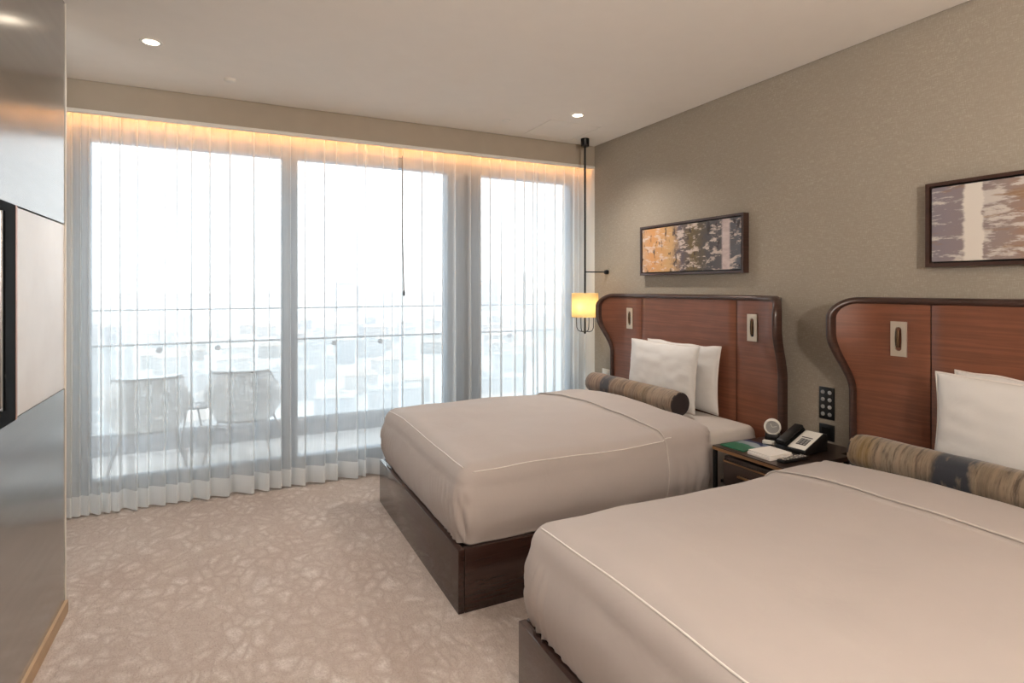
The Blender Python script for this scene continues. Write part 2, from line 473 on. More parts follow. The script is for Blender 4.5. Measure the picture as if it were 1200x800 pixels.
struct('baseboard_left', box_bm((LX, BACK, 0), (LX+.012, PE, .055)), 'oak_trim', 'thin wooden baseboard along the glossy grey wall', 'baseboard')
struct('trim_6', box_bm((LX-.2, PE, 0), (LX+.004, PE+.006, CZ)), 'trim_white', 'pale edge strip ending the glossy grey wall', 'trim')
struct('wall_side', box_bm((-1.4, PE-.3, 0), (-1.2, GY+.14, CZ+.05)), 'wall_fabric', 'taupe wall behind the end of the curtain', 'wall')
# back wall round the window
WX0, WX1, WZ1 = -.93, 2.90, 2.515
def bw():
    bm = bmesh.new()
    add_box(bm, (-1.4, GY, WZ1), (WX, GY+.14, CZ+.05)); add_box(bm, (-1.4, GY, 0), (WX0, GY+.14, WZ1)); add_box(bm, (WX1, GY+.02, 0), (WX, GY+.14, WZ1))
    return bm
struct('wall_back', bw(), 'trim_white', 'off-white wall round the window, lit amber above it', 'wall')
struct('trim_2', box_bm((-1.2, FY, 2.545), (WX, FY+.03, CZ+.05)), 'bulkhead_paint', 'taupe bulkhead across the top of the window', 'trim')
struct('trim_3', box_bm((-1.2, FY-.006, 2.525), (WX, FY+.036, 2.545), .002), 'trim_white', 'white lip along the bottom of the bulkhead', 'trim')
led = obj('led_strip', box_bm((-1.15, FY+.031, 2.585), (WX-.03, FY+.036, 2.597)), 'led_glow')
tag(led, 'amber light strip hidden behind the bulkhead above the curtains', 'light strip')

# window
def rect_frame(bm, x0, x1, z0, z1, y0, y1, w):
    add_box(bm, (x0, y0, z0), (x0+w, y1, z1)); add_box(bm, (x1-w, y0, z0), (x1, y1, z1))
    add_box(bm, (x0+w, y0, z0), (x1-w, y1, z0+w)); add_box(bm, (x0+w, y0, z1-w), (x1-w, y1, z1))
win = bpy.data.objects.new('window_1', None); C.objects.link(win); win.location = (1, GY, 0)
tag(win, 'floor to ceiling window in three panes with grey metal frames', 'window', kind='structure')
def wpart(name, bm, m):
    bmesh.ops.translate(bm, verts=bm.verts[:], vec=(-1, -GY, 0)); return obj(name, bm, m, win)
bm = bmesh.new()
add_box(bm, (WX0, GY, 0), (WX1, GY+.1, .165)); add_box(bm, (WX0, GY, 2.43), (WX1, GY+.1, WZ1))
add_box(bm, (WX0, GY, .165), (-.845, GY+.1, 2.43)); add_box(bm, (2.87, GY, .165), (WX1, GY+.1, 2.43))
wpart('window_frame', bm, 'window_metal')
for a, b, d in ((.335, .445, .1), (1.64, 1.785, .12), (1.83, 1.945, .06)):
    wpart('mullion', box_bm((a, GY-.02, .165), (b, GY+d, 2.43), .004), 'window_metal')
wpart('mullion_filler', box_bm((1.785, GY+.05, .165), (1.83, GY+.09, 2.43)), 'window_metal')
for a, b in ((-.845, .335), (.445, 1.64), (1.945, 2.87)):
    wpart('pane', box_bm((a, GY+.045, .165), (b, GY+.057, 2.43)), 'pane_glass')

# ------------------------------------------------------------------ balcony
struct('ground_balcony', box_bm((-4, GY+.14, -.25), (6, 6.14, -.01)), 'balcony_tile', 'pale tiled balcony floor beyond the window', 'balcony floor')
struct('trim_4', box_bm((-4, 5.98, -.01), (6, 6.14, .145), .006), 'kerb_concrete', 'grey kerb along the balcony edge', 'kerb')
bal = thing('balustrade', 'frameless glass balustrade with two thin metal rails on the balcony kerb', 'balustrade', (1, 6.05, .145))
def bpart(name, bm, m, smooth=None, parent=None):
    bmesh.ops.translate(bm, verts=bm.verts[:], vec=(-1, -6.05, -.145)); return obj(name, bm, m, parent or bal, smooth)
for k in range(6):
    x = -3.4+k*1.53
    bpart('glass_panel', box_bm((x, 6.043, .14), (x+1.51, 6.057, .93), .002), 'rail_glass')
    for dx in (.22, 1.28):
        bm = bmesh.new(); add_lathe(bm, [(0, -.026), (.024, -.026), (.026, -.022), (.026, .022), (.024, .026), (0, .026)], (x+dx, 6.05, .885), 'Y', 20)
        add_tube(bm, [(x+dx, 6.02, .885), (x+dx, 6.02, 1.25)], .0025, 6)
        bpart('clamp', bm, 'rail_metal', 40)
for z, r in ((1.25, .007), (.94, .010)):
    bm = bmesh.new(); add_tube(bm, [(-3.8, 6.05, z), (1, 6.05, z), (5.8, 6.05, z)], r, 10)
    bpart('rail', bm, 'rail_metal', 60)

def make_chair():
    ch = thing('lounge_chair', '', 'chair', group='woven chairs on the balcony')
    bm = bmesh.new()
    # shell: hexagonal bowl, open to the local +Y side; rows from seat rim up
    A = [math.radians(a) for a in range(-205, 26, 10)]     # round the back (-90 deg)
    rows = [(.345, .205, .23), (.36, .22, .245), (.45, .27, .265), (.55, .322, .285), (.66, .282, .30), (.765, .238, .31)]
    grid = []
    for z, rx, ry in rows:
        r = []
        for a in A:
            fr = max(0., math.sin(a)+.25)          # towards the open front the rim falls to the arm
            zz = z-(max(0, z-.53)*min(1, 1.5*max(0, math.sin(a)+.35)))
            ca, sa = math.cos(a), math.sin(a)
            e = .62
            px = math.copysign(abs(ca)**e, ca)*rx; py = math.copysign(abs(sa)**e, sa)*ry
            r.append(bm.verts.new((px, py, zz)))
        grid.append(r)
    for R0, R1 in zip(grid, grid[1:]):
        for k in range(len(A)-1): bm.faces.new([R0[k], R0[k+1], R1[k+1], R1[k]])
    rim = [v.co.copy() for v in grid[-1]]
    lowr = [v.co.copy() for v in grid[0]]
    obj('backrest', bm, 'woven_rope', ch, 60)
    bm = bmesh.new()
    s = [bm.verts.new(v.x*.99 and (v.x*.98, v.y*.98, .352)) for v in lowr]
    bm.faces.new(s); bmesh.ops.solidify(bm, geom=bm.faces[:], thickness=.02)
    obj('seat', bm, 'white_plastic', ch)
    bm = bmesh.new(); add_tube(bm, rim, .011, 8); add_tube(bm, lowr, .01, 8, closed=True)
    obj('frame', bm, 'wire_white', ch, 60)
    for sx in (-1, 1):
        for sy in (-1, 1):
            bm = bmesh.new(); add_tube(bm, [(sx*.17, sy*.17, .345), (sx*.275, sy*.25, .002)], .008, 8)
            obj('leg', bm, 'wire_white', ch, 60)
    return ch
c1 = make_chair(); c2 = copy_tree(c1)
c1.location = (-.6, 5.38, -.01); c1.rotation_euler = (0, 0, .10); c1['label'] = 'pale woven balcony chair nearest the glossy grey wall, behind the sheer curtain'
c2.location = (.115, 5.48, -.01); c2.rotation_euler = (0, 0, -.30); c2['label'] = 'pale woven balcony chair beside the grey window mullion, behind the sheer curtain'
tb = thing('side_table', 'small round wire table on the balcony between the two woven chairs', 'table', (-.265, 5.80, -.01))
bm = bmesh.new(); add_lathe(bm, [(0, .40), (.135, .40), (.14, .405), (.14, .415), (.135, .42), (0, .42)], seg=40); obj('table_top', bm, 'wire_white', tb, 40)
for k in range(3):
    a = k*2*PI/3+.5
    bm = bmesh.new(); add_tube(bm, [(.11*math.cos(a), .11*math.sin(a), .40), (.15*math.cos(a+.5), .15*math.sin(a+.5), .008)], .007, 8); obj('leg', bm, 'wire_white', tb, 60)
bm = bmesh.new()
for k in range(3):
    a = k*2*PI/3+1.; add_tube(bm, [(0, 0, .03), (.145*math.cos(a), .145*math.sin(a), .012)], .006, 6)
obj('stretcher', bm, 'wire_white', tb, 60)

# ------------------------------------------------------------------ the city far below, haze painted into its pale colours
GZ = -75
struct('ground_city', box_bm((-2500, 60, GZ-1), (4500, 9000, GZ)), 'city_ground', 'city ground far below, painted pale for haze', 'ground')
def proto_building(k, w, d, h, pitched):
    b = thing('city_building', '', 'building')
    obj('facade', box_bm((-w/2, -d/2, 0), (w/2, d/2, h)), 'city_wall_%d' % k, b)
    bm = bmesh.new()
    if pitched:
        r = .8
        p = [(-w/2-r, -d/2-r, h), (w/2+r, -d/2-r, h), (w/2+r, d/2+r, h), (-w/2-r, d/2+r, h), (-w/2+d/3, 0, h+4), (w/2-d/3, 0, h+4)]
        v = [bm.verts.new(q) for q in p]
        for f in ((0, 1, 5, 4), (1, 2, 5), (2, 3, 4, 5), (3, 0, 4), (3, 2, 1, 0)): bm.faces.new([v[i] for i in f])
    else:
        add_box(bm, (-w/2-.4, -d/2-.4, h), (w/2+.4, d/2+.4, h+1)); add_box(bm, (-w/5, -d/5, h+1), (w/6, d/6, h+4))
    obj('roof', bm, 'city_roof_%d' % k, b)
    return b
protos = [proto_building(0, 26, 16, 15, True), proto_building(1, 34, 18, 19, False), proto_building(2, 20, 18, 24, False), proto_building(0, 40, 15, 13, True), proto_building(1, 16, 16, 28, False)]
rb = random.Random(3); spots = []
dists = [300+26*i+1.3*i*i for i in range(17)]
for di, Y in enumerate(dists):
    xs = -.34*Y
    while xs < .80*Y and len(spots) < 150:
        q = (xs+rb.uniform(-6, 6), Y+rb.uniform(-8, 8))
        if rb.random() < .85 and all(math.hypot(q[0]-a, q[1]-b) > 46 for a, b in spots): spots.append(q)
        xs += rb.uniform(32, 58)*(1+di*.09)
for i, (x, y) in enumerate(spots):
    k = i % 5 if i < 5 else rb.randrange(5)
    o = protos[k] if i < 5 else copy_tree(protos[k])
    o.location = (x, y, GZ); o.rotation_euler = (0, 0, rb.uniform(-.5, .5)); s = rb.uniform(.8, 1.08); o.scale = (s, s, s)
    tag(o, 'low city building far below the balcony, haze painted in its pale colours', 'building', 'city buildings painted pale for haze beyond the balcony')
for x, y, w, h, lb in ((130, 1500, 34, 120, 'tower block painted pale for haze, standing above the skyline behind the first mullion'), (760, 1750, 60, 95, 'broad tower block painted pale for haze on the skyline behind the middle pane'), (980, 1900, 36, 128, 'slim tower painted pale for haze on the skyline beside the double mullion'), (330, 1900, 70, 84, 'wide block painted pale for haze on the skyline nearest the first mullion')):
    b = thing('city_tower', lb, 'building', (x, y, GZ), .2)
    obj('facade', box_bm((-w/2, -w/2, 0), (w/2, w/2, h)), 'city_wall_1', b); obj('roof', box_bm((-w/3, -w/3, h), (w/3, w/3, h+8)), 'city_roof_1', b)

# ------------------------------------------------------------------ curtains
def curtain(name, label, x0, x1, seed, periodf, hem_h=.125, z0=.012, z1=2.70):
    rnd = random.Random(seed)
    knots = []; x = x0
    while x < x1:
        w = periodf(x)*rnd.uniform(.55, 1.5)
        knots.append((x, min(w, x1-x) if x+w < x1 else x1-x, rnd.uniform(.030, .052), rnd.uniform(.16, .40), rnd.uniform(-.02, .02), rnd.uniform(0, 9)))
        x += w
    def row(z):
        out = []
        tz = (z-z0)/(z1-z0)
        amp = lerp(1.0, .72, tz)
        for (kx, w, A, om, sh, ph) in knots:
            n = 18
            for i in range(n):
                s = i/n
                sway = sh*math.sin(PI*tz*1.3+ph)*.5*math.sin(PI*s)
                dx = -om*w*1.0*math.sin(2*PI*s)*.62
                dy = A*min(1, w/.11)*amp*math.sin(2*PI*s)+.006*noise.noise((kx*7+s, z*.8, seed))
                out.append((kx+w*s+dx*lerp(1., .8, tz)+sway, CY+dy))
        return out
    root = thing(name, label, 'curtain', ((x0+x1)/2, CY, z0), group=None)
    off = Vector(((x0+x1)/2, CY, z0))
    def sheet(zs):
        bm = bmesh.new(); prev = None
        for z in zs:
            r = [bm.verts.new(Vector((px, py, z))-off) for px, py in row(z)]
            if prev:
                for k in range(len(r)-1): bm.faces.new([prev[k], prev[k+1], r[k+1], r[k]])
            prev = r
        return bm
    zs = [z0+hem_h+(z1-z0-hem_h)*i/14 for i in range(15)]
    obj('drape', sheet(zs), 'sheer_voile', root, 180)
    obj('hem', sheet([z0, z0+.05, z0+hem_h]), 'sheer_hem', root, 180)
    obj('heading', sheet([z1-.07, z1]), 'sheer_hem', root, 180, loc=(0, -.003, 0))
    return root
def pl(x):
    if x < -.68: return .06
    return .105
def pr(x): return .105 if x < 2.35 else .07
curtain('sheer_curtain', 'white sheer curtain over the window nearest the glossy grey wall', -1.1, 1.175, 11, pl)
curtain('sheer_curtain', 'white sheer curtain over the window nearest the bed', 1.215, 2.915, 23, pr)
bm = bmesh.new(); add_tube(bm, [(0, 0, 1.09), (-.004, 0, .6), (.012, 0, .04)], .0045, 8)
wd = thing('curtain_wand', 'thin dark pull wand hanging where the two sheer curtains meet', 'curtain wand', (1.19, CY-.065, 1.385))
obj('rod', bm, 'grey_plastic', wd, 60)
bm = bmesh.new(); add_lathe(bm, [(0, 0), (.007, .004), (.008, .03), (.005, .045), (0, .045)], (.012, 0, 0)); obj('knob', bm, 'black_plastic', wd, 60)

# ------------------------------------------------------------------ soft slabs (mattress, duvet)
def edge_coords(L, r, step):
    k = 7
    a = [r*(1-math.cos(PI/2*i/k)) for i in range(k+1)]
    n = max(2, int((L-2*r)/step))
    mid = [r+(L-2*r)*i/n for i in range(1, n)]
    return a+mid+[L-v for v in a[::-1]]
def slab(X0, X1, Y0, Y1, R, r, ztop, zlow, out, nlev=16, step=.03, head=1.):
    Lx, Ly = X1-X0, Y1-Y0
    xs, ys = edge_coords(Lx, r, step), edge_coords(Ly, r, step)
    bm = bmesh.new(); nx, ny = len(xs), len(ys)
    def rmap(x, y):
        a = max(0, (R-x)/R, (x-(Lx-R))/R); b = max(0, (R-y)/R, (y-(Ly-R))/R)
        if a > 0 and b > 0:
            a2 = a*math.sqrt(1-b*b/2); b2 = b*math.sqrt(1-a*a/2)
            d = R-R*math.hypot(a2, b2)
            px = R-R*a2 if x < Lx/2 else Lx-R+R*a2
            py = R-R*b2 if y < Ly/2 else Ly-R+R*b2
            return px, py, d
        return x, y, min(x, Lx-x, y, Ly-y)
    G = []
    for x in xs:
        row = []
        for y in ys:
            px, py, d = rmap(x, y)
            zt = ztop(X0+px, Y0+py)
            q = max(0, r-d)
            f = lerp(1, head, sst(0, .05, min(py, Ly-py)-(Lx-px)))
            z = zt-f*(r-math.sqrt(max(0, r*r-q*q)))
            row.append(bm.verts.new((X0+px, Y0+py, z)))
        G.append(row)
    for i in range(nx-1):
        for j in range(ny-1): bm.faces.new([G[i][j], G[i+1][j], G[i+1][j+1], G[i][j+1]])
    loop = [G[i][0] for i in range(nx-1)]+[G[nx-1][j] for j in range(ny-1)]+[G[i][ny-1] for i in range(nx-1, 0, -1)]+[G[0][j] for j in range(ny-1, 0, -1)]
    n = len(loop); prev = loop; base = [v.co.copy() for v in loop]
    nor = []
    for i in range(n):
        d = (base[(i+1) % n]-base[i-1]); nn = Vector((d.y, -d.x, 0)); nor.append(nn.normalized() if nn.length > 1e-9 else Vector((1, 0, 0)))
    for l in range(1, nlev+1):
        t = l/nlev; cur = []
        for i in range(n):
            p = base[i]; zl = zlow(p.x, p.y)
            z = lerp(p.z, zl, t)
            cur.append(bm.verts.new(Vector((p.x, p.y, z))+nor[i]*out(p.x, p.y, t, nor[i])))
        for i in range(n): bm.faces.new([prev[i], prev[(i+1) % n], cur[(i+1) % n], cur[i]])
        prev = cur
    return bm

def superpillow(name, W, H, T, m, label, loc, rot, group, seed):
    """pillow standing up: local X = width, Z = height, Y = thickness; corners drawn into points"""
    bm = bmesh.new(); N = 44
    def P(u, v, s):
        e = (1-abs(u)**3.2)*(1-abs(v)**3.2)
        th = T/2*max(0, e)**.52
        pin = 1-.055*(1-abs(v)**2)*abs(u)**1.2 if True else 1
        pin2 = 1-.06*(1-abs(u)**2)*abs(v)**1.2
        x = u*W/2*pin; z = v*H/2*pin2
        ed = max(abs(u), abs(v))
        wr = .006*noise.noise((u*4+seed, v*4, s))+.010*max(0, ed-.55)*noise.noise((u*15+seed, v*15, 3+s))
        z += .012*noise.noise((u*2.5, seed, 1))*(v > 0)*abs(v)
        return Vector((x, s*th+wr*max(0, e)**.3, z))
    for s in (-1, 1):
        g = [[bm.verts.new(P(-1+2*i/N, -1+2*j/N, s)) for j in range(N+1)] for i in range(N+1)]
        for i in range(N):
            for j in range(N): bm.faces.new([g[i][j], g[i+1][j], g[i+1][j+1], g[i][j+1]])
    merge(bm, 1e-4)
    root = thing(name, label, 'pillow', loc, 0, group)
    root.rotation_euler = rot
    o = obj('pillow_cover', bm, m, root, 180)
    pts = []
    for k in range(160):
        a = k/160*4; sd = int(a); f = -1+2*(a-sd)
        u, v = ((f, -1), (1, f), (-f, 1), (-1, -f))[sd]
        pts.append(P(u, v, 1))
    bm = bmesh.new(); add_tube(bm, pts, .0035, 6, closed=True); obj('piping', bm, 'piping_white', root, 180)
    return root

def bolster(label, loc, velvet, rz=0):
    L, r = .97, .080
    root = thing('bolster_cushion', label, 'cushion', loc, rz, 'round bolsters on the beds')
    bm = bmesh.new(); rings = []
    N, K = 72, 40
    for i in range(N+1):
        y = -L/2+L*i/N; e = min(i, N-i)
        rr = r*(1-.10*math.exp(-e/1.6)) if e < 12 else r
        ring = []
        for k in range(K):
            a = 2*PI*k/K
            p = .003*noise.noise((math.cos(a)*5, math.sin(a)*5, y*9+loc[1]))+.0018*math.sin(k*PI*2/K*10+y*30)*math.exp(-e/2.5)*min(1, e/2)
            flat = .006 if math.sin(a) < -.8 else 0
            ring.append(bm.verts.new(((rr+p)*math.cos(a), y+.006*noise.noise((a, 3, y)), (rr+p-flat)*math.sin(a))))
        rings.append(ring)
    for A, B in zip(rings, rings[1:]):
        for k in range(K): bm.faces.new([A[k], A[(k+1) % K], B[(k+1) % K], B[k]])
    obj('bolster_cover', bm, velvet, root, 180)
    for s in (-1, 1):
        bm = bmesh.new(); add_lathe(bm, [(0, s*(L/2+.004)), (r*.45, s*(L/2+.006)), (r*.8, s*(L/2+.0045)), (r*.91, s*(L/2+.0015)), (r*.935, s*(L/2-.006))], axis='Y', seg=40, close=False)
        c = obj('end_cap', bm, 'bolster_cap_velvet', root, 180); c['label'] = 'plain dark end cap'
    return root

# ------------------------------------------------------------------ headboard
def make_headboard(label, cy, tall=1.395):
    root = thing('headboard', label, 'headboard', (WX, cy, 0), 0, 'winged leather headboards')
    ZT, ZB = tall, .02
    def wing(z):
        k = sst(.92, 1.22, z)
        tip_x = lerp(.085, .195, k)             # how far the edge stands off the wall
        hw = lerp(.825, .875, k)
        return tip_x, hw
    BX = .06
    y0 = .60
    def surf(q, z):                              # q 0..1 from flat panel to wing edge
        tx, hw = wing(z)
        return Vector((-(BX+(tx-BX)*q**2.4), lerp(y0, hw, q), z))
    RC = .10
    def path():
        pts = []
        n = 60
        for i in range(n+1):
            z = lerp(ZB, ZT-RC, i/n); pts.append((1., z))
        tx, hw = wing(ZT)
        span = hw-y0
        for i in range(1, 11):
            a = PI/2*i/10
            pts.append((1-(RC-RC*math.cos(a))/span, ZT-RC+RC*math.sin(a)))
        q = pts[-1][0]
        for i in range(1, 14): pts.append((q*(1-i/13), ZT))
        return pts
    half = [surf(q, z) for q, z in path()]
    flat = [Vector((-BX, y, ZT)) for y in [y0*(1-i/8) for i in range(1, 8)]]
    left = [Vector((p.x, p.y, p.z)) for p in half]+flat
    full = left+[Vector((-BX, 0, ZT))]+[Vector((p.x, -p.y, p.z)) for p in reversed(left)]
    n = len(full)
    # rim: rounded rectangular bar swept along the edge; depth along local X
    bm = bmesh.new(); rings = []
    w, d = .034, .040
    for i, p in enumerate(full):
        a = full[max(0, i-1)]; b = full[min(n-1, i+1)]
        tdir = (b-a); tdir.x = 0; tdir.normalize()
        inn = Vector((0, tdir.z, -tdir.y))       # towards the leather
        if inn.dot(Vector((0, -p.y, .7-p.z))) < 0 : inn.negate()
        prof = [(0, .012), (0, -d*.55), (.007, -d*.9), (.016, -d), (w-.01, -d), (w-.002, -d*.8), (w, -d*.3), (w, .012)]
        rings.append([bm.verts.new(p+inn*(u-.008)+Vector((v+.012, 0, 0))) for u, v in prof])
    K = len(rings[0])
    for A, B in zip(rings, rings[1:]):
        for k in range(K): bm.faces.new([A[k], A[(k+1) % K], B[(k+1) % K], B[k]])
    bm.faces.new(rings[0]); bm.faces.new(rings[-1][::-1])
    obj('rim', bm, 'rim_wood', root, 50)
    # shell behind: from the rim back to the wall
    bm = bmesh.new(); A = [bm.verts.new(p+Vector((.010, 0, 0))) for p in full]; B = [bm.verts.new((-.002, math.copysign(min(abs(p.y), .745), p.y), p.z-.004*(p.z > 1))) for p in full]
    for i in range(n-1): bm.faces.new([A[i], A[i+1], B[i+1], B[i]])
    bm.faces.new(B)
    obj('back_shell', bm, 'rim_wood', root, 40)
    # leather: side wings and centre
    seam = .465
    def top_limit(q):
        tx, hw = wing(ZT); span = hw-y0; dd = max(0, q-(1-RC/span))*span
        return ZT-RC+math.sqrt(max(0, RC*RC-dd*dd))-.012
    for s in (1, -1):
        bm = bmesh.new(); cols = []
        ys = [seam+.004+(y0-seam-.004)*i/4 for i in range(4)]
        for y in ys: cols.append([Vector((-BX-.016*min(1, (y-seam)/.02+.2), y, lerp(.3, ZT-.012, j/50))) for j in range(51)])
        for i in range(17):
            q = i/16; c = []
            for j in range(51):
                z = lerp(.3, top_limit(q), j/50); p = surf(q, z)
                puff = .016*(1-q**6)+.002*noise.noise((p.y*6, p.z*6, cy))
                c.append(Vector((p.x-puff, p.y-.004*q, p.z)))
            cols.append(c)
        g = [[bm.verts.new((p.x, s*p.y, p.z)) for p in c] for c in cols]
        for i in range(len(g)-1):
            for j in range(50): bm.faces.new([g[i][j], g[i+1][j], g[i+1][j+1], g[i][j+1]])
        sp = obj('side_panel', bm, 'headboard_leather', root, 180)
    bm = bmesh.new(); nx = 30
    g = []
    for i in range(nx+1):
        y = lerp(-seam+.001, seam-.001, i/nx); e = min(1, (seam-abs(y))/.02)
        g.append([bm.verts.new((-BX-.004-.014*math.sqrt(max(0, e))-.002*noise.noise((y*5, z*5, cy)), y, z)) for z in [lerp(.3, ZT-.012, j/50) for j in range(51)]])
    for i in range(nx):
        for j in range(50): bm.faces.new([g[i][j], g[i+1][j], g[i+1][j+1], g[i][j+1]])
    obj('centre_panel', bm, 'headboard_leather', root, 180)
    # reading light plates
    for s in (1, -1):
        y = s*.60; z = 1.205; x = -BX-.018
        bm = bmesh.new(); hw, hh = .036, .083
        outer, inner = [], []
        for sd in range(4):
            for k in range(8):
                f = -1+k/4
                tx, ty = ((f, -1), (1, f), (-f, 1), (-1, -f))[sd]
                outer.append((tx*hw, ty*hh))
                dx_, dy_ = tx*math.sqrt(1-ty*ty/2), ty*math.sqrt(1-tx*tx/2)
                inner.append((dx_*.015, dy_*.015+.042*max(-1, min(1, dy_*3))))
        K = len(outer)
        def ring(pts, xx): return [bm.verts.new((xx, y+a, z+b)) for a, b in pts]
        r0, r1, r2, r3 = ring(inner, x+.004), ring(inner, x-.006), ring(outer, x-.006), ring(outer, x+.004)
        for P_, Q_ in ((r0, r1), (r1, r2), (r2, r3)):
            for k in range(K): bm.faces.new([P_[k], P_[(k+1) % K], Q_[(k+1) % K], Q_[k]])
        pl_ = obj('reading_light', bm, 'plate_metal', root, 40); pl_['label'] = 'pale metal plate of a recessed reading light'
        bm = bmesh.new(); f = [bm.verts.new((x+.002, y+a, z+b)) for a, b in inner]; bm.faces.new(f)
        obj('slot', bm, 'black_plastic', pl_)
        bm = bmesh.new(); add_tube(bm, [(x-.003, y+.003, z-.040), (x-.007, y+.003, z), (x-.003, y+.003, z+.040)], .0085, 10)
        obj('light_arm', bm, 'dark_bronze', pl_, 60)
    return root
simple('plate_metal', srgb(206, 192, 174), .35, .35)
simple('dark_bronze', srgb(92, 70, 50), .35, .8)

# ------------------------------------------------------------------ beds
FX = .90
def make_bed(label, y0, y1):
    cy = (y0+y1)/2
    root = thing('bed', label, 'bed', (0, cy, 0), 0, 'twin beds')
    h = (y1-y0)/2; z = .285
    def lo(bm): return bm
    obj('foot_panel', box_bm((FX, -h, .0), (FX+.03, h, z), .004), 'bed_wood', root, 30)
    for s in (-1, 1):
        a, b = sorted((s*h, s*(h-.03)))
        obj('side_rail', box_bm((FX+.031, a, .0), (2.83, b, z), .004), 'bed_wood', root, 30)
    obj('platform', box_bm((FX+.032, -h+.031, .16), (2.83, h-.031, z-.02)), 'bed_wood', root)
    mi = .045
    bm = slab(FX+.06, 2.84, -h+mi, h-mi, .06, .05, lambda x, y: .625+.006*noise.noise((x*3, y*3, cy)), lambda x, y: z-.018,
              lambda x, y, t, n: .012*math.sin(PI*t)+.003*noise.noise((x*8, y*8, t*3)), 12, .05)
    obj('mattress', bm, 'sheet_linen', root, 180)
    return root
def make_duvet(label, y0, y1, seed, x_end=2.445, x_fold=2.10):
    cy = (y0+y1)/2; h = (y1-y0)/2-.010
    X0, X1 = FX+.014, x_end
    r, R = .085, .075
    def ztop(x, y):
        u = max(-1, min(1, y/h)); a = (x-X0)/(X1-X0)
        crown = .045*(1-abs(u)**2.4)*min(1, (x-X0)/.35+.15)
        lump = .012*noise.noise((x*1.6, y*1.9, seed))+.006*noise.noise((x*4.5, y*5, seed+3))
        fold = .014*sst(x_fold-.012, x_fold+.006, x+.03*noise.noise((y*1.5, seed, 0)))
        return .640+crown+lump+fold
    def zlow(x, y):
        if x > X1-R*.75 and abs(y) < h-.004: 
            k = sst(0, .030, h-.004-abs(y)); return lerp(.285, .634, k)
        return .289+.004*noise.noise((x*6, y*6, seed))
    def out(x, y, t, n):
        b = .022*math.sin(PI*min(1, t*1.05)) - .012*t*t
        if n.x > .6: b *= .2
        d = min(h-abs(y), 9)
        foot = max(0, -n.x)
        puck = 0
        near = math.exp(-(max(0., h-abs(y))/.13)**1.4)
        s = y if foot > .5 else x
        nr = math.exp(-(max(0., h-abs(y))/.20)**1.5)
        puck += foot*nr*.014*sst(0, .3, t)*math.sin(y*150-math.copysign(9*t, y)+3.5*noise.noise((y*7, t*2.2, seed)))*(.5+.9*abs(noise.noise((y*11, t*1.5, seed))))
        puck += foot*.004*sst(.2, 1, t)*noise.noise((y*13, t*1.2, seed+5))
        if n.x < -.1 and abs(n.y) > .1: puck -= .016*sst(.08, .35, t)*math.exp(-((abs(n.y)-.72)/.16)**2)
        side = abs(n.y)*sst(x_fold-.1, x_fold+.06, x)
        puck += side*.0055*math.sin(x*95+4*noise.noise((x*5, t*2, seed)))*t
        puck += .004*noise.noise((x*5, y*5, t*2.5+seed))
        if abs(n.y) > .4 and x > x_fold: b += .006
        return b+puck
    bm = slab(X0, X1, -h, h, R, r, ztop, zlow, out, 22, .013, .10)
    root = thing('duvet', label, 'duvet', (0, cy, 0), 0, 'white duvets on the beds')
    d = obj('duvet_cover', bm, 'duvet_linen', root, 180)
    # piping seams along the top edges
    def zed(x, y, dd): q = max(0, r-dd); return ztop(x, y)-r+math.sqrt(r*r-q*q)
    dd = .034
    pts = [(X0+dd, yy, zed(X0+dd, yy, dd)+.001) for yy in [lerp(h-.07, -h+.06, i/60) for i in range(61)]]
    bm = bmesh.new(); add_tube(bm, pts, .0030, 8)
    p = obj('piping', bm, 'piping_white', root, 180); p['label'] = 'white piped seam along the foot edge'
    dd = .022
    pts = [(xx, -h+dd, zed(xx, -h+dd, dd)+.001) for xx in [lerp(X0+.07, X1-.30, i/80) for i in range(81)]]
    bm = bmesh.new(); add_tube(bm, pts, .0026, 8)
    p = obj('piping', bm, 'piping_white', root, 180); p['label'] = 'white piped seam along the side edge'
    # turn-down edge seam, over the top and down both sides
    pts = []
    def fx(yy): return x_fold-.03*noise.noise((yy*1.5, seed, 0))-.002
    def side_pt(t, sgn):
        y = sgn*h; x = fx(y); zt = ztop(x, y)-r
        return (x, y+sgn*(out(x, y, t, Vector((0, sgn, 0)))+.001), lerp(zt, zlow(x, y), t))
    for i in range(14): pts.append(side_pt(1-i/14, -1))
    for i in range(13):
        yy = -h+r*(1-math.cos(PI/2*i/12)); pts.append((fx(yy), yy, zed(fx(yy)+.01, yy, h-abs(yy))-.001))
    for i in range(1, 60):
        yy = lerp(-h+r, h-r, i/60); pts.append((fx(yy), yy, zed(fx(yy)+.01, yy, 9 if h-abs(yy) > r else h-abs(yy))-.001))
    for i in range(12, -1, -1):
        yy = h-r*(1-math.cos(PI/2*i/12)); pts.append((fx(yy), yy, zed(fx(yy)+.01, yy, h-abs(yy))-.001))
    for i in range(14): pts.append(side_pt((i+1)/14, 1))
    bm = bmesh.new(); add_tube(bm, pts, .0034, 8)
    p = obj('turned_edge', bm, 'sheet_linen', root, 180); p['label'] = 'rolled edge of the turned-down band'
    return root

